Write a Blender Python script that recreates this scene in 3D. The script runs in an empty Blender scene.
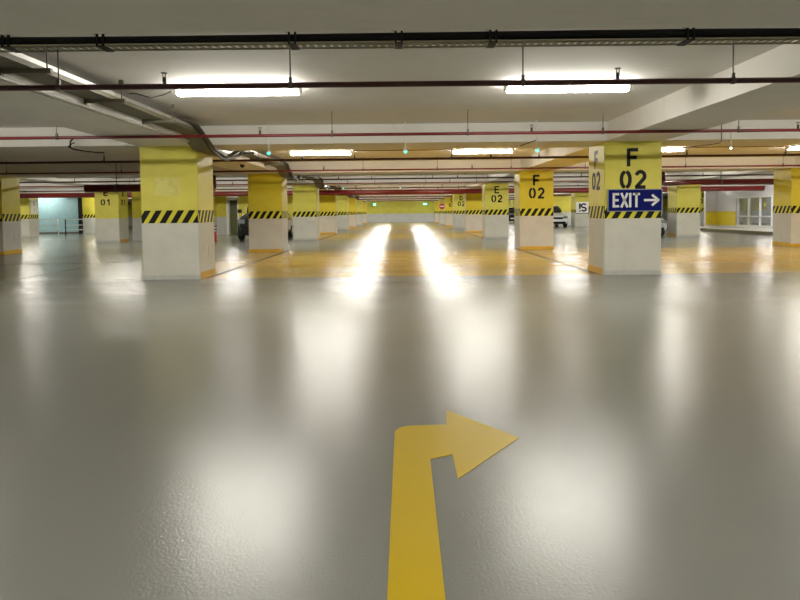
import bpy, bmesh, math, random
from mathutils import Vector, Matrix
random.seed(7)
SC = bpy.context.scene
COL = SC.collection
PI = math.pi

# ------------------------------------------------------------------ scene constants (metres)
EYE = 1.2
SLAB = 2.80          # underside of the slab
BEAM = 2.46          # underside of the beams
CW, CD = 1.06, 0.98  # column width, depth
Y0, SY = 11.82, 8.34 # first column row, row spacing
LINES = {'L1': -4.26, 'R1': 4.29, 'L2': -13.07, 'R2': 12.83, 'L3': -21.9, 'R3': 21.36}
PAINT_Z = 1.06
FAR = 79.2
def row(k): return Y0 + SY * k

# ------------------------------------------------------------------ node helpers
class NT:
    def __init__(s, name):
        s.m = bpy.data.materials.new(name); s.m.use_nodes = True
        s.t = s.m.node_tree; s.n = s.t.nodes; s.l = s.t.links
        s.b = s.n['Principled BSDF']
        s._tc = None
    def node(s, typ, **kw):
        nd = s.n.new(typ)
        for k, v in kw.items(): setattr(nd, k, v)
        return nd
    def put(s, sock, v):
        if isinstance(v, bpy.types.NodeSocket): s.l.new(v, sock)
        else: sock.default_value = v
    def math(s, op, a, b=0.0, c=0.0, clamp=False):
        nd = s.node('ShaderNodeMath', operation=op, use_clamp=clamp)
        for i, v in enumerate((a, b, c)): s.put(nd.inputs[i], v)
        return nd.outputs[0]
    def obj(s):
        if s._tc is None: s._tc = s.node('ShaderNodeTexCoord')
        return s._tc.outputs['Object']
    def sep(s, v):
        nd = s.node('ShaderNodeSeparateXYZ'); s.l.new(v, nd.inputs[0]); return nd.outputs
    def scale(s, v, sc):
        nd = s.node('ShaderNodeMapping'); s.l.new(v, nd.inputs[0]); nd.inputs['Scale'].default_value = sc
        return nd.outputs[0]
    def noise(s, v, scale, detail=3.0, rough=0.5):
        nd = s.node('ShaderNodeTexNoise'); s.l.new(v, nd.inputs['Vector'])
        nd.inputs['Scale'].default_value = scale; nd.inputs['Detail'].default_value = detail
        nd.inputs['Roughness'].default_value = rough
        return nd.outputs['Fac']
    def rng(s, v, a, b, c, d):
        nd = s.node('ShaderNodeMapRange'); s.put(nd.inputs[0], v)
        for i, x in enumerate((a, b, c, d)): nd.inputs[i + 1].default_value = x
        return nd.outputs[0]
    def mix(s, f, a, b):
        nd = s.node('ShaderNodeMix', data_type='RGBA')
        s.put(nd.inputs[0], f)
        for sock, v in ((nd.inputs[6], a), (nd.inputs[7], b)):
            if isinstance(v, bpy.types.NodeSocket): s.l.new(v, sock)
            else: sock.default_value = (*v[:3], 1.0)
        return nd.outputs[2]
    def bump(s, h, strength, dist=0.01):
        nd = s.node('ShaderNodeBump'); s.l.new(h, nd.inputs['Height'])
        nd.inputs['Strength'].default_value = strength; nd.inputs['Distance'].default_value = dist
        s.l.new(nd.outputs[0], s.b.inputs['Normal'])
    def set(s, **kw):
        for k, v in kw.items():
            nm = {'color': 'Base Color', 'rough': 'Roughness', 'metal': 'Metallic', 'spec': 'Specular IOR Level',
                  'coat': 'Coat Weight', 'coat_rough': 'Coat Roughness', 'emit': 'Emission Color',
                  'emit_s': 'Emission Strength', 'trans': 'Transmission Weight', 'ior': 'IOR', 'alpha': 'Alpha'}[k]
            if k in ('color', 'emit') and not isinstance(v, bpy.types.NodeSocket): v = (*v[:3], 1.0)
            s.put(s.b.inputs[nm], v)
        return s

def plain(name, color, rough=0.5, metal=0.0, var=0.12, scale=9.0, **kw):
    """paint / metal / plastic with a little procedural mottling"""
    t = NT(name)
    n = t.noise(t.obj(), scale, 4.0)
    f = t.rng(n, 0.3, 0.7, 0.0, 1.0)
    dk = tuple(c * (1 - var) for c in color); lt = tuple(min(1, c * (1 + var)) for c in color)
    t.set(color=t.mix(f, dk, lt), rough=t.rng(n, 0.3, 0.7, max(0.02, rough - 0.05), rough + 0.05), metal=metal, **kw)
    return t.m

def emissive(name, color, strength):
    t = NT(name)
    n = t.noise(t.obj(), 3.0)
    t.set(color=(0.9, 0.9, 0.9), rough=0.4, emit=color, emit_s=t.rng(n, 0.3, 0.7, strength * 0.97, strength * 1.03))
    t.m.cycles.emission_sampling = 'FRONT'
    return t.m

# ------------------------------------------------------------------ materials
def mat_floor():
    t = NT('epoxy_floor')
    o = t.obj(); x, y, z = t.sep(o)
    # painted parking bands (rows 0-1, 2-3, 4-5, 6-7)
    band = None
    for k in (0, 2, 4, 6):
        a = t.math('GREATER_THAN', y, row(k) + 0.15); b = t.math('LESS_THAN', y, row(k + 1) - 0.02)
        m = t.math('MULTIPLY', a, b)
        band = m if band is None else t.math('ADD', band, m)
    ax = t.math('ABSOLUTE', x)
    stalls = band                                       # where stall lines run
    a0 = t.math('LESS_THAN', y, row(1) + .2)            # first band: everywhere except the bay left of the aisle
    leftbay = t.math('MULTIPLY', t.math('GREATER_THAN', x, -12.54), t.math('LESS_THAN', x, -4.85))
    near = t.math('MULTIPLY', a0, t.math('SUBTRACT', 1.0, leftbay))
    far = t.math('MULTIPLY', t.math('SUBTRACT', 1.0, a0), t.math('LESS_THAN', ax, 4.85))
    band = t.math('MULTIPLY', band, t.math('ADD', near, far))
    wear = t.noise(t.scale(o, (0.5, 0.25, 1)), 1.4, 2.0, 0.5)
    streak = t.noise(t.scale(o, (0.16, 1.6, 1)), 0.9, 2.0, 0.5)
    grit = t.noise(o, 85.0, 2.0)
    grey = t.mix(t.rng(wear, 0.2, 0.8, 0, 1), FLOOR_A, FLOOR_B)
    grey = t.mix(t.rng(streak, 0.3, 0.8, 0, 0.12), grey, (0.24, 0.235, 0.21))
    yel = t.mix(t.rng(wear, 0.2, 0.8, 0, 1), (0.49, 0.305, 0.016), (0.51, 0.32, 0.018))
    yel = t.mix(t.rng(streak, 0.3, 0.8, 0, 0.25), yel, (0.42, 0.27, 0.03))
    colr = t.mix(band, grey, yel)
    # stall lines (dark) within the bands, and the line where two stalls meet nose to nose
    line = None
    for lx in (-1.25, 1.25, -3.64, 3.68, -7.3, -9.8, 7.3, 9.8, -14.7, -17.2, 14.6, 17.0):
        d = t.math('ABSOLUTE', t.math('SUBTRACT', x, lx))
        w = 0.06 if abs(lx) in (3.64, 3.68) else (0.010 if abs(lx) == 1.25 else 0.026)
        m = t.math('LESS_THAN', d, w)
        line = m if line is None else t.math('ADD', line, m)
    line = t.math('MULTIPLY', line, stalls)
    for k in (0, 2, 4, 6):
        d = t.math('ABSOLUTE', t.math('SUBTRACT', y, row(k) + SY / 2 + 0.02))
        line = t.math('ADD', line, t.math('LESS_THAN', d, 0.05))
    line = t.math('MINIMUM', line, 1.0)
    colr = t.mix(t.math('MULTIPLY', line, 0.9), colr, (0.05, 0.038, 0.015))
    rgh = t.rng(wear, 0.2, 0.8, FLOOR_R0, FLOOR_R1)
    rgh = t.math('ADD', rgh, t.rng(streak, 0.4, 0.7, 0.0, 0.015))
    # the parking area beyond the first lane is sealed smoother than the textured driving lane
    sm = t.math('ADD', t.rng(wear, 0.2, 0.8, 0.20, 0.225), t.rng(streak, 0.4, 0.7, 0.0, 0.025))
    sel = t.math('GREATER_THAN', y, row(0) + 0.15)
    rgh = t.math('ADD', t.math('MULTIPLY', sel, sm), t.math('MULTIPLY', t.math('SUBTRACT', 1.0, sel), rgh))
    rgh = t.math('ADD', rgh, t.math('MULTIPLY', line, 0.3))
    t.set(color=colr, rough=rgh, spec=0.5)
    h = t.math('ADD', t.math('MULTIPLY', grit, 0.6), t.math('MULTIPLY', t.noise(t.scale(o, (0.6, 1.5, 1)), 2.2, 2.0), 0.5))
    t.bump(h, 0.14, 0.012)
    return t.m
FLOOR_A, FLOOR_B = (0.214, 0.218, 0.194), (0.218, 0.222, 0.198)
FLOOR_R0, FLOOR_R1 = 0.240, 0.255

def mat_concrete(name, a, b, sc=1.2, rough=0.75):
    t = NT(name); o = t.obj()
    n = t.noise(o, sc, 6.0, 0.6); n2 = t.noise(t.scale(o, (1, 6, 1)), 1.5, 4.0)
    c = t.mix(t.rng(n, 0.3, 0.7, 0, 1), a, b)
    c = t.mix(t.rng(n2, 0.6, 0.8, 0, 0.3), c, tuple(v * 0.75 for v in a))
    t.set(color=c, rough=rough, spec=0.3)
    t.bump(t.noise(o, 30.0, 4.0), 0.15, 0.004)
    return t.m

def mat_twotone(name, yellow, grey, zt=PAINT_Z, rough=0.5):
    t = NT(name); o = t.obj(); x, y, z = t.sep(o)
    n = t.noise(o, 2.2, 5.0, 0.6)
    ye = t.mix(t.rng(n, 0.3, 0.7, 0, 1), tuple(c * 0.92 for c in yellow), tuple(min(1, c * 1.06) for c in yellow))
    gr = t.mix(t.rng(n, 0.3, 0.7, 0, 1), tuple(c * 0.93 for c in grey), tuple(min(1, c * 1.05) for c in grey))
    c = t.mix(t.math('GREATER_THAN', z, zt), gr, ye)
    # scuffs: short upright scratches between 0.2 and 0.6 m
    sc = t.noise(t.scale(o, (22, 22, 2.4)), 1.0, 2.0)
    m = t.math('MULTIPLY', t.math('GREATER_THAN', sc, 0.70), t.math('MULTIPLY', t.math('LESS_THAN', z, 0.62), t.math('GREATER_THAN', z, 0.18)))
    g = t.node('ShaderNodeNewGeometry'); nx, ny, nz = t.sep(g.outputs['Normal'])
    m = t.math('MULTIPLY', m, t.math('GREATER_THAN', t.math('ABSOLUTE', nx), 0.5))
    c = t.mix(t.math('MULTIPLY', m, 0.75), c, (0.07, 0.05, 0.03))
    pit = t.noise(o, 26.0, 2.0)
    c = t.mix(t.math('MULTIPLY', t.math('GREATER_THAN', pit, 0.78), 0.5), c, (0.12, 0.1, 0.05))
    t.set(color=c, rough=rough, spec=0.35)
    t.bump(t.noise(o, 40.0, 3.0), 0.08, 0.003)
    return t.m

def mat_hazard(name, yellow, p=0.205, k=0.62, duty=0.57):
    t = NT(name); o = t.obj(); x, y, z = t.sep(o)
    g = t.node('ShaderNodeNewGeometry'); nx, ny, nz = t.sep(g.outputs['Normal'])
    u = t.math('SUBTRACT', t.math('MULTIPLY', y, nx), t.math('MULTIPLY', x, ny))
    v = t.math('SUBTRACT', u, t.math('MULTIPLY', z, k))
    f = t.math('FRACT', t.math('ADD', t.math('MULTIPLY', v, 1 / p), 40.12))
    m = t.math('LESS_THAN', f, duty)
    t.set(color=t.mix(m, yellow, (0.004, 0.004, 0.005)), rough=0.5, spec=0.2)
    return t.m

YEL = (0.70, 0.63, 0.10)
M = {}
M['floor'] = mat_floor()
M['ceiling'] = mat_concrete('ceiling_paint', (0.76, 0.735, 0.69), (0.82, 0.795, 0.75))
M['beam'] = mat_concrete('beam_paint', (0.76, 0.735, 0.68), (0.81, 0.785, 0.73), 1.6)
M['column'] = mat_twotone('column_paint', YEL, (0.61, 0.60, 0.525))
M['column_bounce'] = mat_twotone('column_paint_floor_bounce', (0.66, 0.55, 0.030), (0.60, 0.58, 0.52))  # bounce from the yellow floor is put into this deeper column colour
M['wall'] = mat_twotone('wall_paint', (0.62, 0.55, 0.07), (0.58, 0.58, 0.56), 1.05, 0.45)
M['hazard'] = mat_hazard('hazard_stripes', (0.68, 0.62, 0.04))
M['trim_grey'] = plain('base_grey', (0.50, 0.50, 0.46), 0.4)
M['trim_yellow'] = plain('base_yellow', (0.68, 0.40, 0.03), 0.35)
M['black'] = plain('black_paint', (0.005, 0.005, 0.006), 0.5, spec=0.25)
M['rubber'] = plain('black_cable', (0.005, 0.005, 0.006), 0.5, spec=0.2)
M['cable_olive'] = plain('grey_cable', (0.05, 0.05, 0.036), 0.5)
M['cable_dark'] = plain('dark_grey_cable', (0.025, 0.026, 0.020), 0.5)
M['pipe_red'] = plain('pipe_red', (0.14, 0.008, 0.009), 0.4)
M['pipe_dark'] = plain('pipe_dark_red', (0.060, 0.010, 0.010), 0.4)
M['galv'] = plain('galvanised_steel', (0.60, 0.60, 0.58), 0.42, 0.7)
M['rod'] = plain('threaded_rod', (0.12, 0.11, 0.10), 0.5, 0.6)
M['tray'] = plain('tray_steel', (0.34, 0.33, 0.24), 0.5, 0.4)
M['tray_dark'] = plain('tray_dark_steel', (0.16, 0.145, 0.10), 0.55, 0.2)  # darker tone for the long tray's underside, lower rail web and brackets
M['brass'] = plain('sprinkler_brass', (0.05, 0.035, 0.025), 0.4, 0.5)
M['white'] = plain('white_plastic', (0.78, 0.78, 0.76), 0.4, var=0.05)
M['lamp'] = emissive('lamp_glow', (1.0, 0.965, 0.87), 45.0)
M['cyan'] = emissive('indicator_glow', (0.0, 0.42, 0.34), 1.6)
M['white_led'] = emissive('indicator_white', (0.8, 1.0, 0.95), 3.0)
M['green_lit'] = emissive('emergency_sign_glow', (0.03, 0.75, 0.5), 2.5)
M['sign_blue'] = plain('sign_blue', (0.003, 0.007, 0.12), 0.6, var=0.05, spec=0.1)
M['sign_white'] = plain('sign_white', (0.80, 0.80, 0.78), 0.4, var=0.03)
M['sign_frame'] = plain('sign_frame', (0.25, 0.27, 0.33), 0.35, 0.3)
M['sign_red'] = plain('sign_red', (0.45, 0.02, 0.025), 0.4)
M['arrow'] = plain('arrow_paint', (0.58, 0.40, 0.001), 0.38, var=0.02, scale=3, spec=0.2)
M['patch'] = plain('faded_yellow', (0.66, 0.60, 0.13), 0.3, var=0.05)
M['blue_panel'] = plain('blue_shutter', (0.29, 0.47, 0.53), 0.5, var=0.08)
M['wall_white'] = plain('wall_white', (0.66, 0.65, 0.68), 0.6, var=0.04)
M['wall_yellow'] = plain('wall_yellow', (0.66, 0.52, 0.02), 0.5, var=0.05)
M['grey_steel'] = plain('rail_steel', (0.55, 0.56, 0.57), 0.4, 0.2)
M['dark_opening'] = plain('dark_doorway', (0.10, 0.11, 0.04), 0.6)
M['glass_dark'] = plain('car_glass', (0.015, 0.018, 0.02), 0.08)
M['tyre'] = plain('tyre', (0.015, 0.015, 0.015), 0.8)
M['rim'] = plain('alloy', (0.45, 0.46, 0.47), 0.3, 0.8)
M['car_white'] = plain('car_white', (0.75, 0.77, 0.80), 0.25, var=0.02, coat=0.5)
M['car_black'] = plain('car_black', (0.012, 0.013, 0.016), 0.2, var=0.05, coat=0.8)
M['car_silver'] = plain('car_silver', (0.50, 0.53, 0.55), 0.28, 0.4, var=0.03)
M['headlight'] = plain('headlight', (0.28, 0.30, 0.32), 0.12, 0.3)
M['kerb'] = plain('kerb_dark', (0.10, 0.085, 0.035), 0.6)
M['pavement'] = plain('pavement', (0.55, 0.54, 0.50), 0.4)
M['interior'] = plain('interior_grey', (0.40, 0.47, 0.52), 0.6)
M['interior_dark'] = plain('interior_dark', (0.05, 0.05, 0.05), 0.6)
M['post_yellow'] = plain('post_yellow', (0.75, 0.68, 0.08), 0.4)
def mat_glass():
    t = NT('window_glass'); t.set(color=(0.75, 0.82, 0.84), rough=0.05, alpha=0.14)
    return t.m
M['glass'] = mat_glass()

# ------------------------------------------------------------------ mesh builder
class MB:
    def __init__(s, o=(0, 0, 0)): s.v = []; s.f = []; s.mi = []; s.sm = []; s.o = Vector(o); s.cur = 0
    def add(s, vs, fs, smooth=False):
        b = len(s.v); s.v += [Vector(p) - s.o for p in vs]
        for f in fs: s.f.append([b + i for i in f]); s.mi.append(s.cur); s.sm.append(smooth)
        return s
    def box(s, x0, x1, y0, y1, z0, z1):
        return s.add([(x, y, z) for z in (z0, z1) for y in (y0, y1) for x in (x0, x1)],
                     [(0, 2, 3, 1), (4, 5, 7, 6), (0, 1, 5, 4), (2, 6, 7, 3), (0, 4, 6, 2), (1, 3, 7, 5)])
    def cbox(s, x0, x1, y0, y1, z0, z1, c):
        """box whose four upright edges are chamfered by c"""
        P = [(x0 + c, y0), (x1 - c, y0), (x1, y0 + c), (x1, y1 - c), (x1 - c, y1), (x0 + c, y1), (x0, y1 - c), (x0, y0 + c)]
        return s.prism(P, z0, z1)
    def prism(s, P, z0, z1):
        n = len(P)
        return s.add([(p[0], p[1], z0) for p in P] + [(p[0], p[1], z1) for p in P],
                     [tuple(range(n - 1, -1, -1)), tuple(range(n, 2 * n))] + [(i, (i + 1) % n, n + (i + 1) % n, n + i) for i in range(n)])
    def obox(s, c, a, b, n):
        """oriented box: centre, three half-axis vectors"""
        c, a, b, n = map(Vector, (c, a, b, n))
        vs = [c + sx * a + sy * b + sz * n for sz in (-1, 1) for sy in (-1, 1) for sx in (-1, 1)]
        return s.add(vs, [(0, 2, 3, 1), (4, 5, 7, 6), (0, 1, 5, 4), (2, 6, 7, 3), (0, 4, 6, 2), (1, 3, 7, 5)])
    def tube(s, path, r, n=10, cap=True, rs=None):
        path = [Vector(p) for p in path]; rings = []; m = len(path)
        up = None
        vs = []
        for i, p in enumerate(path):
            d = (path[min(i + 1, m - 1)] - path[max(i - 1, 0)]).normalized()
            if up is None:
                up = Vector((0, 0, 1)) if abs(d.z) < 0.9 else Vector((1, 0, 0))
            a = d.cross(up).normalized(); b = a.cross(d).normalized(); up = b
            rr = rs[i] if rs else r
            vs += [p + rr * (math.cos(2 * PI * k / n) * a + math.sin(2 * PI * k / n) * b) for k in range(n)]
        fs = [(i * n + k, i * n + (k + 1) % n, (i + 1) * n + (k + 1) % n, (i + 1) * n + k) for i in range(m - 1) for k in range(n)]
        s.add(vs, fs, True)
        if cap:
            b = len(s.v) - len(vs)
            s.f.append([b + k for k in range(n - 1, -1, -1)]); s.mi.append(s.cur); s.sm.append(False)
            s.f.append([b + (m - 1) * n + k for k in range(n)]); s.mi.append(s.cur); s.sm.append(False)
        return s
    def lathe(s, c, axis, prof, n=16):
        """prof = [(distance along axis, radius)]"""
        c = Vector(c); ax = Vector(axis).normalized()
        return s.tube([c + ax * t for t, r in prof], 0, n, True, [max(r, 1e-4) for t, r in prof])
    def disc(s, c, nrm, r, th, n=24):
        c = Vector(c); d = Vector(nrm).normalized() * th / 2
        return s.tube([c - d, c + d], r, n)
    def build(s, name, mat, parent=None, bevel=0.0):
        me = bpy.data.meshes.new(name)
        me.from_pydata([tuple(v) for v in s.v], [], s.f)
        for m in (mat if isinstance(mat, (list, tuple)) else [mat]): me.materials.append(m)
        for p, mi, sm in zip(me.polygons, s.mi, s.sm): p.material_index = mi; p.use_smooth = sm
        bm = bmesh.new(); bm.from_mesh(me); bmesh.ops.recalc_face_normals(bm, faces=bm.faces); bm.to_mesh(me); bm.free()
        me.update()
        ob = bpy.data.objects.new(name, me); COL.objects.link(ob)
        if parent is None: ob.location = s.o
        else: ob.parent = parent
        if bevel:
            md = ob.modifiers.new('bevel', 'BEVEL'); md.width = bevel; md.segments = 2; md.limit_method = 'ANGLE'
        return ob

def tag(o, label, cat, group=None):
    o['label'] = label; o['category'] = cat
    if group: o['group'] = group
    return o
def thing(name, loc, label, cat, group=None):
    o = bpy.data.objects.new(name, None); o.empty_display_size = 0.2; COL.objects.link(o); o.location = loc
    return tag(o, label, cat, group)
def struct(o):
    o['kind'] = 'structure'; return o
ORD = ['first', 'second', 'third', 'fourth', 'fifth', 'sixth', 'seventh', 'eighth', 'ninth', 'tenth', 'eleventh']

# ------------------------------------------------------------------ lettering made of strokes
def arc(cx, cy, rx, ry, a0, a1, n=12):
    return [(cx + rx * math.cos(math.radians(a0 + (a1 - a0) * i / n)), cy + ry * math.sin(math.radians(a0 + (a1 - a0) * i / n))) for i in range(n + 1)]
GL = {
    'F': [[(.09, 0), (.09, 1)], [(.09, .92), (.58, .92)], [(.09, .50), (.52, .50)]],
    'E': [[(.09, 0), (.09, 1)], [(.09, .92), (.58, .92)], [(.09, .50), (.54, .50)], [(.09, .08), (.58, .08)]],
    '0': [arc(.27, .5, .19, .41, 97, 263), arc(.33, .5, .19, .41, 83, -83)],
    '2': [arc(.30, .68, .21, .24, 165, -35) + [(.09, .09)], [(.02, .08), (.56, .08)]],
    '1': [[(.34, 0), (.34, 1)], [(.12, .72), (.34, .93)]],
    'D': [[(.09, 0), (.09, 1)], [(.09, .92), (.25, .92)] + arc(.25, .5, .26, .42, 90, -90) + [(.09, .08)]],
    'C': [arc(.32, .5, .24, .42, 50, 310)],
    'B': [[(.09, 0), (.09, 1)], [(.09, .92), (.28, .92)] + arc(.28, .71, .2, .21, 90, -90) + [(.09, .5)], arc(.28, .29, .23, .21, 90, -90) + [(.09, .08)]],
    'X': [[(.05, 0), (.55, 1)], [(.55, 0), (.05, 1)]],
    'I': [[(.3, 0), (.3, 1)]],
    'T': [[(.3, 0), (.3, 1)], [(.02, .92), (.58, .92)]],
    'S': [arc(.3, .71, .21, .21, 30, 270, 14) + arc(.3, .29, .21, .21, 90, -150, 14)],
    '!': [[(.3, .32), (.3, 1)], [(.3, 0), (.3, .14)]],
    '>': [[(.0, .5), (.95, .5)], [(.55, .92), (1.0, .5), (.55, .08)]],
}
def stroke(mb, pts, w, fr, th=0.004):
    """thick polyline in the frame fr = (origin, u, v, n)"""
    O, U, V, N = fr
    P = [O + U * p[0] + V * p[1] for p in pts]
    for a, b in zip(P[:-1], P[1:]):
        d = b - a; L = d.length
        if L < 1e-6: continue
        d.normalize(); s = N.cross(d).normalized()
        mb.obox((a + b) / 2 + N * th / 2, d * L / 2, s * w / 2, N * th / 2)
    for p in P[1:-1]: mb.tube([p, p + N * th * 0.98], w / 2, 10)
def letters(mb, text, origin, u, h, width=None, w=0.16, gap=0.16, n=None, th=0.004):
    U = Vector(u).normalized(); V = Vector((0, 0, 1)); N = Vector(n)
    sx = h if width is None else width
    x = 0.0
    for ch in text:
        fr = (Vector(origin) + U * x, U * sx, V * h, N)
        for st in GL[ch]: stroke(mb, st, w * min(h, sx), fr, th)
        x += sx * ((0.6 if ch not in 'I!' else 0.32) + gap) if ch != '>' else sx * 1.2
    return x
def text_on(parent, base, text, cx, z, h, face, width=None, w=0.20):
    """painted text centred on a column face: face 'front' (towards -y), 'left' (-x), 'right' (+x)"""
    sx = h if width is None else width
    tot = sum((0.6 if c not in 'I!' else 0.32) for c in text) * sx + 0.16 * sx * (len(text) - 1)
    bx, by = base
    if face == 'front': o, u, n = (bx + cx - tot / 2, by - CD / 2 - 0.001, z), (1, 0, 0), (0, -1, 0)
    elif face == 'left': o, u, n = (bx - CW / 2 - 0.001, by - cx + tot / 2, z), (0, -1, 0), (-1, 0, 0)
    else: o, u, n = (bx + CW / 2 + 0.001, by + cx - tot / 2, z), (0, 1, 0), (1, 0, 0)
    mb = MB((bx, by, 0)); letters(mb, text, o, u, h, width, w, 0.16, n)
    return mb.build('lettering', M['black'], parent)

# ------------------------------------------------------------------ the setting
XW = 30.0; YB = -13.5
struct(MB().box(-XW - .2, XW + .2, YB - .2, FAR + .2, -0.2, 0).build('floor', M['floor']))
struct(MB().box(-XW - .2, XW + .2, YB - .2, FAR + .2, SLAB, SLAB + .25).build('ceiling', M['ceiling']))
struct(MB().box(-XW, XW, FAR, FAR + .2, 0, SLAB).build('wall_far', M['wall']))
struct(MB().box(-XW, XW, YB - .2, YB, 0, SLAB).build('wall_back', M['wall']))
struct(MB().box(-XW - .2, -XW, YB, FAR, 0, SLAB).build('wall_left', M['wall']))
struct(MB().box(XW, XW + .2, YB, FAR, 0, SLAB).build('wall_right', M['wall']))
BY0, BY1 = -0.16, 1.02   # transverse beam relative to the row front
nt = 0
for k in range(-2, 8):
    nt += 1
    y = row(k)
    struct(MB().box(-XW, XW, y + BY0, y + BY1, BEAM, SLAB).build('trim_%d' % nt, M['beam']))
for key, x in LINES.items():
    for k in range(-2, 8):
        nt += 1
        a = row(k) + BY1; b = (row(k + 1) + BY0) if k < 7 else FAR
        struct(MB().box(x - .53, x + .53, a, b, BEAM, SLAB).build('trim_%d' % nt, M['beam']))
# painted joint strip along the slab above the aisle
nt += 1
struct(MB().box(-.13, -.09, row(-1) + BY1, row(0) + BY0, SLAB - .012, SLAB).build('trim_%d' % nt, M['ceiling']))

# ------------------------------------------------------------------ columns
def column(line, k, label, deep=False, base=None, base_side=None, stripes=True, marks=(), patch=False):
    x = LINES[line]; yc = row(k) + CD / 2
    t = thing('column', (x, yc, 0), label, 'column', 'square yellow and grey columns')
    O = (x, yc, 0)
    MB(O).cbox(x - CW / 2, x + CW / 2, yc - CD / 2, yc + CD / 2, 0, BEAM, 0.012).build('shaft', M['column_bounce' if deep else 'column'], t)
    if stripes:
        e = 0.003
        MB(O).cbox(x - CW / 2 - e, x + CW / 2 + e, yc - CD / 2 - e, yc + CD / 2 + e, 1.045, 1.28, 0.012).build('hazard_band', M['hazard'], t)
    if base:
        e = 0.012
        MB(O).cbox(x - CW / 2 - e, x + CW / 2 + e, yc - CD / 2 - e, yc - CD / 2 + .05, 0, 0.085, 0.01).build('base_trim', M['trim_' + base], t)
    if base_side:
        e = 0.010
        for sx in (-1, 1):
            xa, xb = sorted((x + sx * (CW / 2 - .03), x + sx * (CW / 2 + e)))
            MB(O).box(xa, xb, yc - CD / 2 + .06, yc + CD / 2, 0, 0.12).build('base_trim', M['trim_' + base_side], t)
    for text, cx, z, h, face, wd in marks:
        text_on(t, (x, yc), text, cx, z, h, face, wd)
    if patch:
        MB(O).box(x - .26, x + .20, yc - CD / 2 - .0015, yc - CD / 2 + .01, 1.55, 1.88).build('paint_patch', M['patch'], t)
    return t
F02 = [('F', -.01, 2.0, .33, 'front', .36), ('02', 0.0, 1.59, .34, 'front', .36)]
def nm(a): return [(a, 0, 2.0, .32, 'front', .36), ('02', 0, 1.6, .33, 'front', .36)]
SIDE = {'L': 'left', 'R': 'right'}
for k in range(0, 8):
    odd = k % 2 == 1
    for s in 'LR':
        lab = None; mk = []
        if s == 'R':
            if k == 0:
                mk = F02 + [('F', 0, 2.0, .33, 'left', .36), ('02', 0, 1.59, .34, 'left', .36)]
                lab = 'yellow and grey column marked F 02 with the blue exit sign on it'
            if k == 1: mk = F02; lab = 'yellow and grey column marked F 02 right behind the exit sign column'
            if k == 2: mk = nm('E'); lab = 'yellow and grey column marked E 02 on the right of the aisle'
            if k == 4: mk = nm('D'); lab = 'distant yellow and grey column marked D 02 right of the aisle'
            if k == 5: mk = nm('C'); lab = 'distant yellow and grey column marked C 02 right of the aisle'
            if k == 6: lab = 'distant yellow and grey column carrying the round no entry sign'
        if s == 'L' and k == 0: lab = 'largest yellow and grey column at left, without number, with faded square'
        if lab is None:
            lab = 'yellow and grey column, %s in the row along the %s edge of the aisle' % (ORD[k], SIDE[s])
        column(s + '1', k, lab, deep=odd, base='yellow' if odd else 'grey', base_side=None if odd else 'yellow', marks=mk, patch=(s == 'L' and k == 0))
for k in range(1, 8):
    for s in 'LR':
        mk = []; st = True
        lab = 'yellow and grey column, %s back in the second row %s of the aisle' % (ORD[k - 1], SIDE[s])
        if s == 'L' and k == 2:
            mk = [('E', -.03, 2.06, .28, 'front', .34), ('01', -.03, 1.64, .28, 'front', .34), ('E', 0, 2.06, .28, 'right', .34), ('01', 0, 1.64, .28, 'right', .34)]
            st = False; lab = 'yellow and grey column marked E 01, without hazard stripes, at left'
        if s == 'L' and k == 1: lab = 'column cut off by the left edge of the photo, scuffed at its foot'
        if s == 'R' and k == 1: lab = 'column cut off by the right edge of the photo, beside the glass shopfront'
        if s == 'R' and k == 4: lab = 'far column carrying the white board with black letters'
        column(s + '2', k, lab, deep=(k == 1), base='yellow' if k % 2 else 'grey', base_side='yellow' if k in (1, 2) else None, stripes=st, marks=mk)
column('L3', 3, 'column beside the pale blue shutter with a white notice on it', base='grey')
column('R3', 4, 'far column marked B 02 behind the numberless column at right', base='grey', marks=nm('B'))

# ------------------------------------------------------------------ fluorescent lamps
BAYS = {0: (.085, 'over the aisle'), -1: (-8.66, 'over the bay left of the aisle'), 1: (8.58, 'over the bay right of the aisle'),
        -2: (-17.2, 'over the far left bay'), -3: (-25.7, 'added over the outermost left bay to brighten the shutter'), 2: (17.1, 'over the far right bay')}
LAMP_L = 1.56
def lamp(x, y, label):
    O = (x, y, SLAB)
    t = thing('fluorescent_lamp', O, label, 'ceiling lamp', 'fluorescent lamps under the slab')
    h = LAMP_L / 2
    MB(O).cbox(x - h, x + h, y - .058, y + .058, SLAB - .05, SLAB, .008).build('housing', M['white'], t)
    m = MB(O)
    P = [(-.04, -.045), (-.062, -.08), (-.04, -.115), (.04, -.115), (.062, -.08), (.04, -.045)]
    a, b = x - h + .03, x + h - .03
    vs = [(a, y + p[0], SLAB + p[1]) for p in P] + [(b, y + p[0], SLAB + p[1]) for p in P]
    n = len(P)
    m.add(vs, [(i, i + 1, n + i + 1, n + i) for i in range(n - 1)] + [tuple(range(n)), tuple(range(2 * n - 1, n - 1, -1)), (0, n, 2 * n - 1, n - 1)])
    m.build('diffuser', M['lamp'], t)
    for s in (-1, 1):
        xa, xb = sorted((x + s * (h - .03), x + s * (h + .012)))
        MB(O).box(xa, xb, y - .05, y + .05, SLAB - .10, SLAB - .001).build('end_cap', M['galv'], t)
    return t
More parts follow.
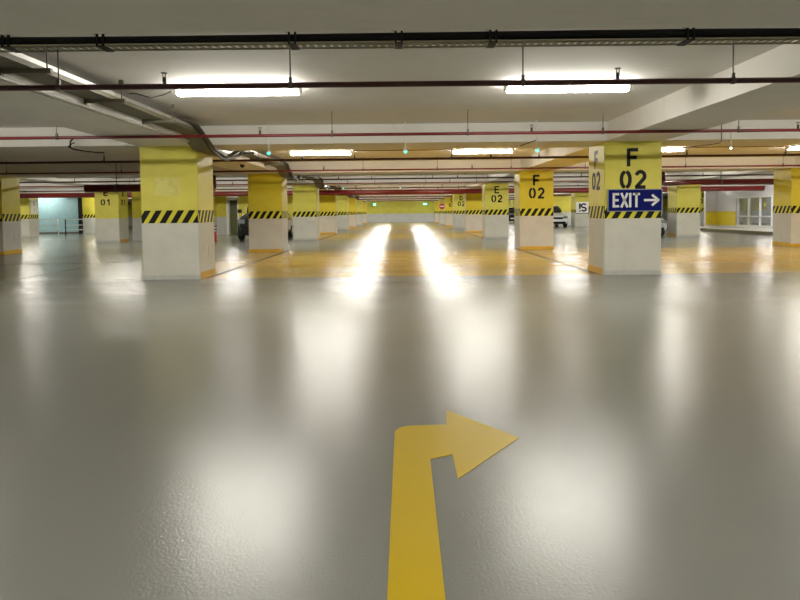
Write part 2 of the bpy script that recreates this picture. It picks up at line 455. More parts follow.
for r in range(-1, 10):  # the row far behind the camera is added to brighten the foreground
    y = -.26 + SY * r
    for b, (bx, bl) in BAYS.items():
        if b == -1 and r in (-1, 2): continue          # no lit lamp there in the photo
        if b == -2 and r < 3: continue
        if b == -3 and r not in (3, 4, 5): continue  # outermost left bay: unseen lamps added to brighten the blue shutter
        if b == 2 and r < 2: continue
        for s in (-1, 1):
            w = 'added row far behind camera' if r < 0 else 'row above camera' if r == 0 else '%s row' % ORD[r - 1]
            lamp(bx + (2.02 if (b == 0 and s > 0) else s * 2.1), y, '%s fluorescent lamp %s, %s' % ('left' if s < 0 else 'right', bl, w))

# ------------------------------------------------------------------ pipes along X
def xpipe(y, z, r, x0, x1, mat, hang, heads, label, name='sprinkler_pipe', couplings=()):
    O = (0, y, z)
    t = thing(name, O, label, 'pipe', 'red fire pipes across the garage')
    MB(O).tube([(x0, y, z), (x1, y, z)], r, 14).build('pipe', M[mat], t)
    for x in hang:
        m = MB(O); m.tube([(x, y, z), (x, y, SLAB)], .006, 6)
        m.tube([(x - .018, y, z), (x + .018, y, z)], r + .007, 14); m.box(x - .014, x + .014, y - .014, y + .014, z + r, z + r + .045)
        m.build('hanger', M['rod'], t)
    for x in heads:
        m = MB(O)
        m.lathe((x, y, z), (0, 0, 1), [(0, .018), (r + .05, .018), (r + .055, .012), (r + .06, .012)], 10)
        m.box(x - .016, x - .010, y - .004, y + .004, z + r + .05, z + r + .095); m.box(x + .010, x + .016, y - .004, y + .004, z + r + .05, z + r + .095)
        m.disc((x, y, z + r + .097), (0, 0, 1), .030, .006, 12)
        m.build('sprinkler_head', M['brass'], t)
    for x in couplings:
        MB(O).tube([(x - .05, y, z), (x + .05, y, z)], r + .012, 14).build('coupling', M[mat], t)
    return t
for k in range(0, 8):
    y = 6.0 + SY * k
    lab = 'dark red water pipe %s' % ('crossing in front of the nearest lamps' if k == 0 else 'crossing just past the first column row' if k == 1 else 'crossing past the %s column row' % ORD[k - 1])
    xpipe(y, 2.39, .026, -XW, XW, 'pipe_dark',
          [v for v in (-11.5, -9.4, -6.6, -3.16, -1.01, 1.15, 3.1, 6.4, 8.6, 10.7)], [-6.6, -2.18, 2.03, 6.4], lab)
    y = 10.1 + SY * k
    lab = 'bright red sprinkler pipe %s' % ('just before the first column row' if k == 0 else 'just before the %s column row' % ORD[k])
    xpipe(y, 2.425, .024, -XW, XW, 'pipe_red', [-11.3, -8.0, -5.38, -1.06, 1.07, 3.19, 5.32, 8.2, 11.0], [-7.0, -2.19, 2.07, 6.25], lab)
# the thick mains further back
def main_pipe(path, r, label, hang):
    O = tuple(path[0])
    t = thing('water_main', O, label, 'pipe', 'thick red water mains')
    MB(O).tube(path, r, 18).build('pipe', M['pipe_red'], t)
    for x, y, z in hang:
        m = MB(O); m.tube([(x, y, z), (x, y, SLAB)], .012, 8); m.tube([(x - .03, y, z), (x + .03, y, z)], r + .012, 18)
        m.build('hanger', M['rod'], t)
    return t
def bend(a, b, c, r, n=6):
    a, b, c = map(Vector, (a, b, c)); p = b + (a - b).normalized() * r; q = b + (c - b).normalized() * r
    return [p.lerp(b, i / n).lerp(b.lerp(q, i / n), i / n) for i in range(n + 1)]
main_pipe([(-XW, 35.3, 2.32), (XW, 35.3, 2.32)], .13, 'thick red water main crossing the whole hall before the fourth columns',
          [(v, 35.3, 2.32) for v in (-10.2, -7, -2.4, 2.3, 6.9, 10.4)])
p = [(-9.32, 19.0, 2.0)] + bend((-9.32, 19, 2.0), (-6.1, 19, 2.0), (-6.1, 20.9, 2.0), .22) + bend((-6.1, 19.2, 2.0), (-6.1, 20.9, 2.0), (-6.1, 20.9, SLAB), .2) + [(-6.1, 20.9, SLAB)]
main_pipe(p, .115, 'short thick red main hanging before the E 01 column', [(-8.4, 19, 2.0), (-7.0, 19, 2.0)])
p = [(9.8, 23.9, SLAB)] + bend((9.8, 23.9, SLAB), (9.8, 23.9, 2.15), (9.9, 22, 2.13), .2) + bend((9.8, 23.5, 2.14), (9.9, 22, 2.13), (12, 22, 2.13), .22) + [(20, 22, 2.13)]
main_pipe(p, .085, 'thick red main hanging high before the white wall at right', [(11, 22, 2.13), (14.5, 22, 2.13)])

# ------------------------------------------------------------------ cable trays
def xtray(y, label, z=2.475, half=.085):
    O = (0, y, z); L = 11.6
    t = thing('cable_tray', O, label, 'cable tray')
    m = MB(O)
    for s in (-1, 1): m.box(-L, L, y + s * half - .003, y + s * half + .003, z, z + .012)
    for i in range(int(2 * L / .06)):                                  # perforated floor: rungs with gaps between
        x = -L + .06 * i
        m.box(x, x + .036, y - half, y + half, z, z + .003)
    m.box(-L, L, y - half, y - half * .45, z, z + .0031); m.box(-L, L, y + half * .45, y + half, z, z + .0031)
    m.build('tray', M['tray'], t)
    for x in (-8.6, -5.6, -2.95, -2.24, -.80, .0, .71, 2.19, 5.7, 8.8):
        b = MB(O); top = BEAM if min(abs(x - v) for v in LINES.values()) < .53 else SLAB
        yf = y - half - .012
        b.box(x - .030, x - .016, yf, yf + .02, z - .004, z + .125); b.box(x + .016, x + .030, yf, yf + .02, z - .004, z + .125)
        b.box(x - .030, x + .030, yf, yf + .02, z + .10, z + .125)
        b.box(x - .055, x - .030, yf, yf + .02, z + .085, z + .10)
        b.box(x - .030, x + .030, yf, y + half, z - .006, z - .001)
        b.box(x - .006, x + .006, yf + .004, yf + .016, z + .125, top)
        b.build('bracket', M['black'], t)
    return t
def xcables(y, z, label, n=3):
    for i in range(n):
        m = MB((0, y, z)); pts = []
        for j in range(61):
            x = -11.5 + 23 * j / 60
            pts.append((x, y - .052 + .055 * i + .004 * math.sin(x * 1.7 + i), z + .006 * (1 + math.sin(x * (.9 + .3 * i) + 2 * i))))
        m.tube(pts, .035 if i == 0 else .022, 8)
        tag(m.build('power_cable', M['rubber']), label % ('thick black cable along the front', 'thinner black cable in the middle', 'thinner black cable along the back')[i], 'cable', 'cables lying in trays')
xtray(4.95, 'perforated steel cable tray crossing under the ceiling nearest the camera')
xcables(4.95, 2.516, '%s of the nearest crossing tray')
xtray(21.7, 'perforated steel cable tray crossing behind the second column row')
xcables(21.7, 2.511, '%s of the crossing tray behind the second columns')

# tray running with the aisle beside the left columns, dipping under every cross beam
def ltray():
    xa, xb = -3.722, -3.42; xc = (xa + xb) / 2
    prof = [(1.0, 2.565)]
    y = 1.0
    prof = []
    for k in range(-1, 6):
        a, b = row(k) + BY0, row(k) + BY1
        prof += [(a - .7, 2.58), (a - .1, 2.36), (b + .12, 2.36), (b + .8, 2.58)]
    prof = prof[2:]
    O = (xc, prof[0][0], 2.36)
    t = thing('cable_tray', O, 'long steel cable tray running beside the left columns and dipping under beams', 'cable tray')
    m = MB(O)
    for (ya, za), (yb, zb) in zip(prof[:-1], prof[1:]):
        for x in (xa, xb):
            vs = [(x + dx, yy, zz) for yy, zz in ((ya, za), (yb, zb)) for dx, zz in ((-.004, zz + .05), (.004, zz + .05), (.004, zz + .095), (-.004, zz + .095))]
            m.add(vs, [(0, 1, 2, 3), (7, 6, 5, 4), (0, 4, 5, 1), (1, 5, 6, 2), (2, 6, 7, 3), (3, 7, 4, 0)])
            sg = 1 if x == xa else -1
            vs = [(x + dx, yy, zz) for yy, zz in ((ya, za), (yb, zb)) for dx, zz in ((0, zz + .092), (sg * .03, zz + .092), (sg * .03, zz + .095), (0, zz + .095))]
            m.add(vs, [(0, 1, 2, 3), (7, 6, 5, 4), (0, 4, 5, 1), (1, 5, 6, 2), (2, 6, 7, 3), (3, 7, 4, 0)])
    m.build('side_rail', M['galv'], t)
    m = MB(O)
    for (ya, za), (yb, zb) in zip(prof[:-1], prof[1:]):
        for x in (xa, xb):
            vs = [(x + dx, yy, zz) for yy, zz in ((ya, za), (yb, zb)) for dx, zz in ((-.003, zz), (.003, zz), (.003, zz + .051), (-.003, zz + .051))]
            m.add(vs, [(0, 1, 2, 3), (7, 6, 5, 4), (0, 4, 5, 1), (1, 5, 6, 2), (2, 6, 7, 3), (3, 7, 4, 0)])
        n = max(1, int((yb - ya) / .06))
        for i in range(n):
            f0, f1 = i / n, (i + .78) / n
            y0_, y1_ = ya + (yb - ya) * f0, ya + (yb - ya) * f1; z0_, z1_ = za + (zb - za) * f0, za + (zb - za) * f1
            vs = [(x, yy, zz + dz) for yy, zz in ((y0_, z0_), (y1_, z1_)) for x, dz in ((xa, 0), (xb, 0), (xb, .003), (xa, .003))]
            m.add(vs, [(0, 1, 2, 3), (7, 6, 5, 4), (0, 4, 5, 1), (1, 5, 6, 2), (2, 6, 7, 3), (3, 7, 4, 0)])
    m.build('rung_floor', M['tray_dark'], t)
    for k in range(-1, 5):
        a = row(k) + BY1
        for dy in (1.55, 3.15, 4.85):
            yy = a + dy
            b = MB(O)
            b.box(xa - .015, xb + .17, yy - .02, yy + .02, 2.535, 2.578)
            b.box(xa - .012, xa + .012, yy - .02, yy + .02, 2.515, 2.578)
            b.tube([(xb + .13, yy, 2.54), (xb + .13, yy, SLAB)], .007, 6)
            b.box(xb + .105, xb + .155, yy - .02, yy + .02, SLAB - .05, SLAB)
            b.build('bracket', M['tray_dark'], t)
    for i in range(4):
        c = MB(O); pts = []
        for (ya, za), (yb, zb) in zip(prof[:-1], prof[1:]):
            for j in range(5):
                f = j / 5; yy = ya + (yb - ya) * f
                pts.append((xa + .05 + .058 * i + .012 * math.sin(yy * 2.1 + i * 1.3), yy, za + (zb - za) * f + .030 + .004 * math.sin(yy * 3 + i)))
        c.tube(pts, .024, 7)
        tag(c.build('power_cable', M['cable_olive']), 'grey power cable in the long left tray, %s from the column side' % ORD[i], 'cable', 'cables lying in trays')
    # slack cables hanging over the aisle side where the tray dips under the cross beams
    for k in range(0, 5):
        a = row(k)
        for i in range(4):
            r1, r2, r3 = random.uniform(-.03, .03), random.uniform(-.05, .03), random.uniform(-.12, .12)
            x = xb + .022 + .046 * (i % 2); dz = -.045 * (i // 2)
            pts = [(xb - .05, a - 1.5 + r3, 2.69), (x, a - 1.15 + r3, 2.675), (x + r1 * .3, a - .75, 2.60 + dz + r1), (x, a - .40, 2.46 + dz + r2), (x, a - .16, 2.37 + dz), (x, a + .3, 2.34 + dz + r2), (x, a + .8, 2.33 + dz + r1),
                   (x, a + 1.2, 2.40 + dz), (x + r1 * .3, a + 1.7, 2.53 + dz + r2), (x, a + 2.2 + r3, 2.67), (xb - .05, a + 2.5 + r3, 2.69)]
            sm = []
            for j in range(len(pts) - 1):
                p0, p1, p2, p3 = (Vector(pts[max(j - 1, 0)]), Vector(pts[j]), Vector(pts[j + 1]), Vector(pts[min(j + 2, len(pts) - 1)]))
                for q in range(4):
                    f = q / 4; sm.append(.5 * (2 * p1 + (p2 - p0) * f + (2 * p0 - 5 * p1 + 4 * p2 - p3) * f * f + (3 * p1 - p0 - 3 * p2 + p3) * f ** 3))
            sm.append(Vector(pts[-1]))
            c = MB(pts[0]); c.tube(sm, .021, 8)
            tag(c.build('power_cable', M['cable_olive' if i % 2 else 'cable_dark']), 'slack cable %s of the bundle drooping past the %s left column' % (('at the upper inside', 'at the upper outside', 'at the lower inside', 'at the lower outside')[i], ORD[k]), 'cable', 'slack cables at the left columns')
ltray()

# loose cable and stub hanging in front of the first left beam
m = MB((-5.9, 11.3, 2.3))
m.tube([(-5.85, 11.6, 2.62), (-5.86, 11.45, 2.52), (-5.84, 11.4, 2.41)], .014, 8)
m.tube([(-5.9, 11.45, 2.43), (-5.8, 11.42, 2.38), (-5.6, 11.42, 2.345), (-5.4, 11.42, 2.32), (-5.25, 11.42, 2.315)], .012, 8)
m.tube([(-5.9, 11.45, 2.43), (-5.9, 11.6, 2.5), (-5.9, 11.66, 2.52)], .012, 8)
tag(m.build('loose_cable', M['rubber']), 'short black loose cable drooping from the beam left of the largest column', 'cable')
# feeds between lamps
def wire(pts, r, label, mat='rod'):
    m = MB(pts[0]); m.tube(pts, r, 8)
    return tag(m.build('conduit', M[mat]), label, 'conduit', 'thin conduits along the slab')
ly = [-.26 + SY * r for r in range(1, 6)]
wire([(-2.86, ly[0], 2.74), (-2.95, ly[0], 2.70), (-3.1, ly[0], 2.665), (-3.2, ly[0], 2.69), (-3.3, ly[0], 2.72), (-3.38, ly[0], 2.72)], .006, 'thin dark wire from the nearest left lamp to the long tray')
wire([(-1.2, ly[1] - .08, 2.775), (1.32, ly[1] - .08, 2.775)], .010, 'thin brown conduit between the two lamps of the second row over the aisle', 'pipe_dark')
wire([(7.3, ly[1] - .08, 2.775), (9.85, ly[1] - .08, 2.775)], .010, 'thin brown conduit between two lamps of the second row right of the aisle', 'pipe_dark')
wire([(5.75, 11.5, SLAB), (5.75, 11.5, 2.42), (5.72, 11.5, 2.38), (5.6, 11.5, 2.36), (5.15, 11.5, 2.31), (5.05, 11.5, 2.30)], .009, 'bent dark conduit hanging beside the exit sign column', 'rod')
wire([(-3.69, 4.55 + .7 * i, 2.485) for i in range(11)], .022, 'pale conduit along the beam under the long cable tray at left', 'trim_grey')
wire([(2.42, 11.45, 2.46), (2.38, 11.45, 2.44), (2.14, 11.45, 2.36)], .010, 'short slanting conduit left of the exit sign column', 'rod')

# ------------------------------------------------------------------ green bay indicators, dome camera
def indicator(x, y, label, mat='cyan', q=.8):
    z = 2.275; O = (x, y, z)
    t = thing('bay_indicator_light', O, label, 'indicator light', 'small bay indicator lights on stems')
    MB(O).tube([(x, y, z + .03), (x, y, SLAB)], .010, 8).build('stem', M['white'], t)
    MB(O).lathe((x, y, z + .04), (0, 0, -1), [(0, .012), (.004, .045 * q), (.03, .045 * q)], 14).build('cap', M['white'], t)
    MB(O).lathe((x, y, z + .010), (0, 0, -1), [(0, .043 * q), (.02 * q, .042 * q), (.04 * q, .030 * q), (.052 * q, .008)], 14).build('lens', M[mat], t)
for x, l in ((-2.33, 'left of the aisle middle'), (.10, 'over the middle of the aisle'), (2.44, 'left of the exit sign column')):
    indicator(x, 11.42, 'glowing turquoise indicator light %s, before the first cross beam' % l)
indicator(5.88, 11.42, 'pale indicator light on a stem right of the exit sign column', 'white_led', .45)
indicator(-2.5, 28.1, 'small turquoise indicator light left of the aisle, before the third columns')
indicator(.0, 28.1, 'small turquoise indicator light in the aisle middle, before the third columns')
indicator(-10.3, 41.0, 'small turquoise indicator light above the left door')
O = (-3.95, 16.1, BEAM)
t = thing('dome_camera', O, 'small dark dome camera under the beam behind the largest left column', 'security camera')
MB(O).lathe(O, (0, 0, -1), [(0, .075), (.03, .075), (.035, .065)], 20).build('mount', M['trim_grey'], t)
MB(O).lathe((O[0], O[1], BEAM - .034), (0, 0, -1), [(0, .062), (.03, .056), (.055, .038), (.068, .01)], 20).build('dome', M['glass_dark'], t)

# ------------------------------------------------------------------ signs
def exit_sign():
    yb = Y0; xc = 4.315; w, h, th = 1.0, .405, .035; zc = 1.378; y1 = yb - .004; y0_ = y1 - th
    O = (xc, y1, zc)
    t = thing('exit_sign', O, 'dark blue exit sign with white arrow pointing right on the F 02 column', 'sign')
    MB(O).box(xc - w / 2, xc + w / 2, y0_, y1, zc - h / 2, zc + h / 2).build('panel', M['sign_blue'], t)
    f = MB(O); e = .010
    f.box(xc - w / 2 - .004, xc + w / 2 + .004, y0_ - .006, y1, zc + h / 2 - e, zc + h / 2 + .004)
    f.box(xc - w / 2 - .004, xc + w / 2 + .004, y0_ - .006, y1, zc - h / 2 - .004, zc - h / 2 + e)
    for s in (-1, 1):
        a, b = sorted((xc + s * (w / 2 - e), xc + s * (w / 2 + .004)))
        f.box(a, b, y0_ - .006, y1, zc - h / 2 + e, zc + h / 2 - e)
    f.build('frame', M['sign_frame'], t)
    m = MB(O)
    x = xc - .41
    for ch, wd in (('E', .20), ('X', .23), ('I', .16), ('T', .23)):
        fr = (Vector((x, y0_ - .0005, zc - .13)), Vector((wd, 0, 0)), Vector((0, 0, .265)), Vector((0, -1, 0)))
        if ch == 'I': fr = (fr[0] - Vector((.018, 0, 0)), fr[1], fr[2], fr[3])
        for st in GL[ch]: stroke(m, st, .042, fr)
        x += {'E': .145, 'X': .145, 'I': .075, 'T': 0}[ch]
    m.build('lettering', M['sign_white'], t)
    m = MB(O)
    fr = (Vector((xc + .165, y0_ - .0005, zc - .115)), Vector((.265, 0, 0)), Vector((0, 0, .23)), Vector((0, -1, 0)))
    for st in GL['>']: stroke(m, st, .042, fr)
    m.build('arrow', M['sign_white'], t)
exit_sign()
O = (4.02, row(6) - .01, 1.74)
t = thing('no_entry_sign', O, 'round red no entry sign with white bar on a distant right column', 'sign')
MB(O).disc((O[0], row(6) - .015, O[2]), (0, 1, 0), .28, .02, 28).build('disc', M['sign_red'], t)
MB(O).box(O[0] - .2, O[0] + .2, row(6) - .032, row(6) - .024, O[2] - .05, O[2] + .05).build('bar', M['sign_white'], t)
O = (12.84, row(4) - .003, 1.45)
t = thing('letter_board', O, 'white board with black letters on a far right column', 'sign')
MB(O).box(12.38, 13.38, row(4) - .03, row(4) - .003, 1.02, 1.80).build('panel', M['sign_white'], t)
m = MB(O); m.box(12.36, 13.40, row(4) - .045, row(4) - .004, .97, 1.02); m.build('lower_rail', M['dark_opening'], t)
m = MB(O); letters(m, '!S', (12.41, row(4) - .031, 1.12), (1, 0, 0), .58, .78, .19, .03, (0, -1, 0)); m.build('lettering', M['black'], t)
fx = LINES['L3'] + CW / 2
O = (fx + .003, row(3) + .52, 1.75)
t = thing('notice_board', O, 'small white upright notice on the column beside the blue shutter', 'sign')
MB(O).box(fx + .003, fx + .025, row(3) + .16, row(3) + .86, 1.32, 2.15).build('panel', M['sign_white'], t)
m = MB(O)
letters(m, 'S', (fx + .026, row(3) + .38, 1.84), (0, 1, 0), .2, .34, .2, .1, (1, 0, 0))
letters(m, 'I', (fx + .026, row(3) + .46, 1.48), (0, 1, 0), .16, .2, .2, .1, (1, 0, 0))
m.build('lettering', M['rod'], t)
# emergency signs above the far wall
for x, w, l in ((3.0, .42, 'right end'), (-3.15, .28, 'left end')):
    O = (x, FAR - 1.2, 2.18)
    t = thing('emergency_sign', O, 'tiny green lit emergency sign at the %s of the far wall' % l, 'sign')
    MB(O).box(x - w / 2, x + w / 2, O[1] - .03, O[1] + .03, 2.09, 2.27).build('lit_panel', M['green_lit'], t)
    MB(O).box(x - w / 2 - .02, x + w / 2 + .02, O[1] - .04, O[1] + .04, 2.27, 2.31).build('housing', M['white'], t)
    MB(O).tube([(x, O[1], 2.31), (x, O[1], SLAB)], .012, 6).build('stem', M['rod'], t)

# ------------------------------------------------------------------ arrow painted on the floor
def floor_arrow():
    O = (.03, 2.5, 0)
    P = [(-.065, 0.2), (-.045, 3.30)]
    P += arc(.055, 3.42, .10, .125, 180, 90, 8)[1:]
    P += [(.245, 3.555), (.268, 3.815), (.615, 3.335), (.245, 2.82), (.245, 3.115), (.132, 3.055), (.118, 0.2)]
    m = MB(O)
    z0, z1 = 0.0002, 0.003; n = len(P)
    # extruded outline, split so each cap stays well shaped
    bm = bmesh.new()
    vs = [bm.verts.new((x - O[0], y - O[1], z1)) for x, y in P]
    f = bm.faces.new(vs); bmesh.ops.triangulate(bm, faces=[f])
    vb = [bm.verts.new((x - O[0], y - O[1], z0)) for x, y in P]
    for i in range(n): bm.faces.new((vs[i], vb[i], vb[(i + 1) % n], vs[(i + 1) % n]))
    bmesh.ops.recalc_face_normals(bm, faces=bm.faces)
    me = bpy.data.meshes.new('floor_arrow'); bm.to_mesh(me); bm.free(); me.materials.append(M['arrow'])
    ob = bpy.data.objects.new('floor_arrow', me); COL.objects.link(ob); ob.location = O
    tag(ob, 'yellow arrow painted on the grey floor, bending to the right', 'floor marking')
floor_arrow()

# ------------------------------------------------------------------ cars
def car(name, x, y, paint, label, W=1.78, L=4.2, H=1.5):
    """nose towards -y; x = centre, y = front bumper"""
    O = (x, y, 0); t = thing(name, O, label, 'car', 'parked cars')
    HS = H / 1.5
    def loft(sections, mat, nm, smooth=True):
        m = MB(O); n = len(sections[0][1]); vs = []
        for yy, P in sections: vs += [(x + p[0], y + yy, p[1]) for p in P]
        fs = [(i * n + k, i * n + (k + 1) % n, (i + 1) * n + (k + 1) % n, (i + 1) * n + k) for i in range(len(sections) - 1) for k in range(n)]
        fs += [tuple(range(n - 1, -1, -1)), tuple(range((len(sections) - 1) * n, len(sections) * n))]
        m.add(vs, fs, smooth); ob = m.build(nm, M[mat], t)
        md = ob.modifiers.new('smooth', 'SUBSURF'); md.levels = 1; md.render_levels = 2
        return ob
    h = W / 2
    def sec(w, zb, zt, cr):
        zt *= HS
        a = w * h
        return [(-a * .9, zb), (a * .9, zb), (a, zb + .12), (a * 1.0, zb + (zt - zb) * .55), (a * .93, zt - .05), (a * .6, zt + cr), (-a * .6, zt + cr), (-a * .93, zt - .05), (-a * 1.0, zb + (zt - zb) * .55), (-a, zb + .12)]
    loft([(0, sec(.80, .28, .66, .01)), (.12, sec(.92, .22, .76, .02)), (.5, sec(.99, .2, .88, .03)), (1.15, sec(1.0, .2, .98, .03)), (2.2, sec(1.0, .2, 1.0, 0)), (3.4, sec(1.0, .2, 1.0, 0)), (L - .2, sec(.96, .24, .98, 0)), (L, sec(.86, .32, .8, 0))], paint, 'body')
    def cab(w0, w1, zb, zt):
        zb *= HS
        return [(-w0 * h, zb), (w0 * h, zb), (w1 * h, zt), (w1 * h * .7, zt + .03), (-w1 * h * .7, zt + .03), (-w1 * h, zt)]
    loft([(1.0, cab(.88, .86, .93, .97)), (1.85, cab(.92, .74, .95, H - .08)), (2.3, cab(.93, .74, .95, H - .04)), (3.3, cab(.93, .72, .95, H - .05)), (L - .25, cab(.88, .75, .95, 1.1))], 'glass_dark', 'window_glass')
    loft([(1.75, [(-.66 * h, H - .12), (.66 * h, H - .12), (.62 * h, H - .05), (-.62 * h, H - .05)]), (2.1, [(-.74 * h, H - .09), (.74 * h, H - .09), (.6 * h, H), (-.6 * h, H)]),
          (3.2, [(-.74 * h, H - .09), (.74 * h, H - .09), (.6 * h, H), (-.6 * h, H)]), (L - .4, [(-.7 * h, H - .16), (.7 * h, H - .16), (.6 * h, H - .1), (-.6 * h, H - .1)])], paint, 'roof')
    g = MB(O); g.cbox(x - .48 * h, x + .48 * h, y - .015, y + .06, .56 * HS, .68 * HS, .02); g.cbox(x - .7 * h, x + .7 * h, y - .01, y + .08, .26, .42, .03); g.build('grille', M['black'], t)
    MB(O).box(x - .26, x + .26, y - .035, y - .012, .44, .55).build('number_plate', M['sign_white'], t)
    for s in (-1, 1):
        m = MB(O); a, b = sorted((x + s * h * .52, x + s * h * .86)); m.cbox(a, b, y + .0, y + .16, .60 * HS, .74 * HS, .02); m.build('headlight', M['headlight'], t, .02)
        m = MB(O); a, b = sorted((x + s * h * .98, x + s * (h + .17))); m.cbox(a, b, y + 1.25, y + 1.37, .96 * HS, 1.09 * HS, .03); m.build('mirror', M[paint], t, .02)
        for yy in (.82, L - .85):
            m = MB(O); m.lathe((x + s * (h - .22), y + yy, .31), (s, 0, 0), [(0, .28), (.02, .31), (.2, .31), (.22, .28)], 22); w_ = m.build('tyre', M['tyre'], t)
            m = MB(O); m.lathe((x + s * (h - .02), y + yy, .31), (s, 0, 0), [(0, .2), (.025, .19), (.03, .05)], 18)
            for q in range(5):
                an = 2 * PI * q / 5; d = Vector((0, math.cos(an), math.sin(an))); sd = Vector((0, -math.sin(an), math.cos(an)))
                m.obox(Vector((x + s * (h + .008), y + yy, .31)) + d * .11, Vector((.008, 0, 0)), d * .09, sd * .02)
            m.build('wheel_rim', M['rim'], w_)
    return t
car('car', -6.36, 28.1, 'car_black', 'black car half hidden behind the second left column', W=1.9, L=4.7, H=1.95)
car('car', 11.15, 45.6, 'car_white', 'white hatchback seen right of the second F 02 column', H=1.62)
car('car', 11.0, 28.2, 'car_silver', 'silver car peeping out behind the exit sign column', H=1.5)
car('car', 10.9, 62.0, 'car_black', 'dark car far back between the E 02 and F 02 columns', H=1.6)

# ------------------------------------------------------------------ left: shutter, railings, door, bollard
struct(MB().box(-29.9, -18.6, 42.6, 42.9, 0, SLAB).build('wall_shutter', M['wall']))
d = struct(MB().box(-24.15, -21.35, 42.5, 42.599, 0.12, 2.55).build('door_1', M['blue_panel']))
f = MB(); f.box(-24.25, -24.15, 42.45, 42.598, 0, 2.6); f.box(-24.15, -21.35, 42.47, 42.598, 0, .12); f.build('frame', M['rod'], d)
f = MB(); f.box(-21.35, -21.15, 42.42, 42.598, 0, 2.6); f.build('frame', M['black'], d)
MB().box(-21.15, -18.62, 42.592, 42.599, 1.05, 1.28).build('hazard_band', M['hazard'], struct(MB().box(-21.15, -18.62, 42.59, 42.5995, .0, .08).build('baseboard_shutter', M['trim_grey'])))
def railing(x0, x1, y, label, dark):
    O = ((x0 + x1) / 2, y, 0); t = thing('guard_rail', O, label, 'railing', 'metal guard rails by the shutter')
    for i, z in enumerate((.97, .62, .32)):
        MB(O).tube([(x0, y, z), (x1, y, z)], .028, 10).build('rail', M['grey_steel'], t)
    for x in (x0, x1):
        m = MB(O); m.tube([(x, y, 0), (x, y, 1.0)], .035, 10); m.disc((x, y, .006), (0, 0, 1), .08, .012, 16)
        m.build('post', M['black' if x == dark else 'grey_steel'], t)
railing(-22.6, -21.35, 39.9, 'metal guard rail at left in front of the blue shutter', None)
railing(-20.9, -19.75, 39.9, 'metal guard rail with a black post right of the first rail', -20.9)
# stair core and door
struct(MB().box(-12.53, -10.6, 29.9, 37.2, 0, BEAM).build('wall_core', M['wall']))
w = struct(MB().box(-10.6, -10.05, 37.0, 37.2, 0, BEAM).build('wall_door_side', M['wall']))
d = struct(MB().box(-9.92, -9.42, 37.3, 37.35, 0, 2.0).build('door_2', M['dark_opening']))  # dark opening drawn as a panel, the dim interior put into its colour
f = MB(); f.box(-10.05, -9.92, 36.95, 37.36, 0, 2.08); f.box(-9.42, -9.36, 36.95, 37.36, 0, 2.08); f.box(-9.92, -9.42, 36.95, 37.36, 2.0, 2.08); f.build('frame', M['white'], d)
struct(MB().box(-9.36, -5.0, 37.0, 37.2, 0, BEAM).build('wall_door_far', M['wall']))
O = (-8.2, 28.3, 0)
t = thing('traffic_bollard', O, 'red bollard with black and white top right of the largest column', 'bollard')
MB(O).lathe(O, (0, 0, 1), [(0, .11), (.03, .11), (.035, .06), (.45, .06)], 16).build('post', M['sign_red'], t)
for i in range(4):
    MB(O).lathe((O[0], O[1], .45 + .06 * i), (0, 0, 1), [(0, .058), (.06, .057)], 16).build('band', M['black' if i % 2 else 'white'], t)

# ------------------------------------------------------------------ right: pavement, white and yellow wall, shopfront
struct(MB().box(16.75, 29.9, 24.0, 40.4, 0, .12).build('trim_%d' % (nt + 1), M['pavement']))
struct(MB().box(16.55, 16.75, 24.0, 40.4, 0, .15).build('trim_%d' % (nt + 2), M['kerb']))
w = struct(MB().box(20.0, 20.2, 38.15, 40.5, .12, BEAM).build('wall_shop', M['wall_white']))
MB().box(19.985, 20.0, 38.15, 40.5, .2, 1.05).build('yellow_paint', M['wall_yellow'], w)
w = struct(MB().box(19.3, 20.2, 40.5, 40.7, 0, BEAM).build('wall_shop_corner', M['wall_white']))
MB().box(19.3, 19.985, 40.485, 40.5, .2, 1.05).build('yellow_paint', M['wall_yellow'], w)
struct(MB().box(20.0, 20.2, 34.4, 38.15, 1.88, BEAM).build('wall_shop_head', M['wall_white']))
struct(MB().box(20.0, 20.2, 24.0, 34.4, .12, BEAM).build('wall_shop_near', M['wall_white']))
wn = struct(MB().box(20.0, 20.12, 34.4, 38.15, .12, .26).build('window_1', M['white']))
ys = [34.5, 35.65, 36.8, 37.95]
for i, yy in enumerate(ys): MB().box(19.98, 20.1, yy - .035, yy + .035, .26, 1.88).build('mullion', M['white'], wn)
MB().box(19.98, 20.1, 34.4, 38.15, 1.82, 1.90).build('transom', M['white'], wn)
MB().box(19.98, 20.1, 34.4, 38.15, .73, .80).build('transom', M['white'], wn)
for a, b in zip(ys[:-1], ys[1:]):
    for z0_, z1_ in ((.26, .73), (.80, 1.82)):
        MB().box(20.035, 20.045, a + .05, b - .05, z0_, z1_).build('pane', M['glass'], wn)
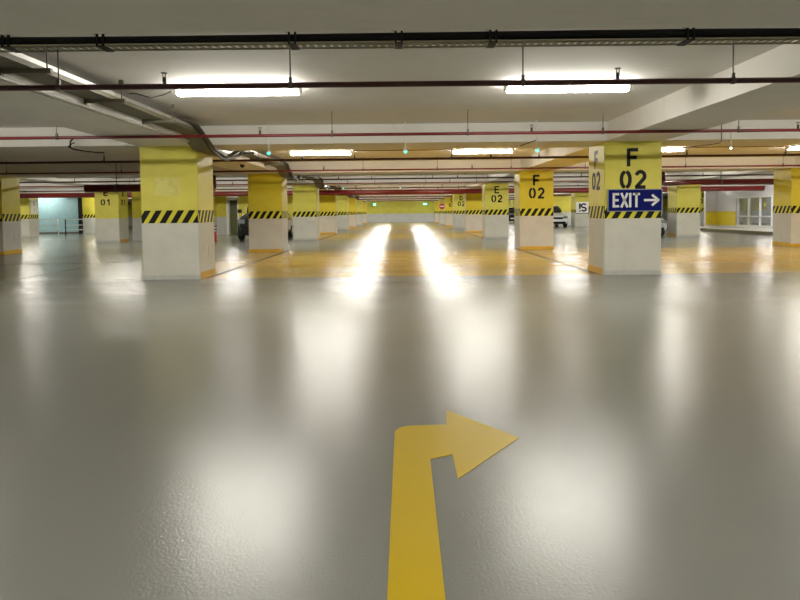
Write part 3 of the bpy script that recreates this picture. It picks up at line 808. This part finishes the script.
MB().disc((20.028, 35.2, 1.42), (1, 0, 0), .11, .006, 20).build('sticker', M['post_yellow'], wn)
# room behind the glass
struct(MB().box(22.6, 22.8, 33.6, 39.5, .12, BEAM).build('wall_shop_inside', M['interior']))
struct(MB().box(20.3, 22.6, 33.4, 33.6, .12, BEAM).build('wall_shop_inside_side', M['interior']))
tag(MB((21.2, 39.0, .12)).cbox(21.0, 21.35, 38.9, 39.2, .12, BEAM, .01).build('yellow_post', M['post_yellow']), 'bright yellow post behind the shopfront glass', 'post')
# yellow wall behind the white car
struct(MB().box(10.2, 19.0, 52.0, 52.2, 0, BEAM).build('wall_behind_car', M['wall']))

# ------------------------------------------------------------------ camera, world, view
PIT, ROL, FPX = .0447, .0104, 639.6
r0 = Vector((1, 0, 0)); fw = Vector((0, math.cos(PIT), -math.sin(PIT))); up = Vector((0, math.sin(PIT), math.cos(PIT)))
cr, sr = math.cos(ROL), math.sin(ROL)
R = cr * r0 - sr * up; U = sr * r0 + cr * up
cam = bpy.data.cameras.new('camera'); co = bpy.data.objects.new('camera', cam); COL.objects.link(co)
co.matrix_world = Matrix(((R.x, U.x, -fw.x, 0), (R.y, U.y, -fw.y, 0), (R.z, U.z, -fw.z, EYE), (0, 0, 0, 1)))
cam.sensor_width = 36.0; cam.lens = FPX / 800 * 36; cam.shift_x = -.001; cam.shift_y = (240.94 - 300) / 800
cam.clip_end = 300; cam.clip_start = .05
SC.camera = co
w = bpy.data.worlds.new('world'); SC.world = w; w.use_nodes = True
w.node_tree.nodes['Background'].inputs[0].default_value = (.5, .5, .5, 1); w.node_tree.nodes['Background'].inputs[1].default_value = 0.0
SC.view_settings.view_transform = 'Standard'; SC.view_settings.look = 'None'
SC.view_settings.exposure = 1.1; SC.view_settings.gamma = 1.0; SC.view_settings.use_curve_mapping = False
cy = SC.cycles
cy.max_bounces = 10; cy.diffuse_bounces = 6; cy.glossy_bounces = 4; cy.use_light_tree = True
cy.sample_clamp_indirect = 4.0; cy.use_adaptive_sampling = False
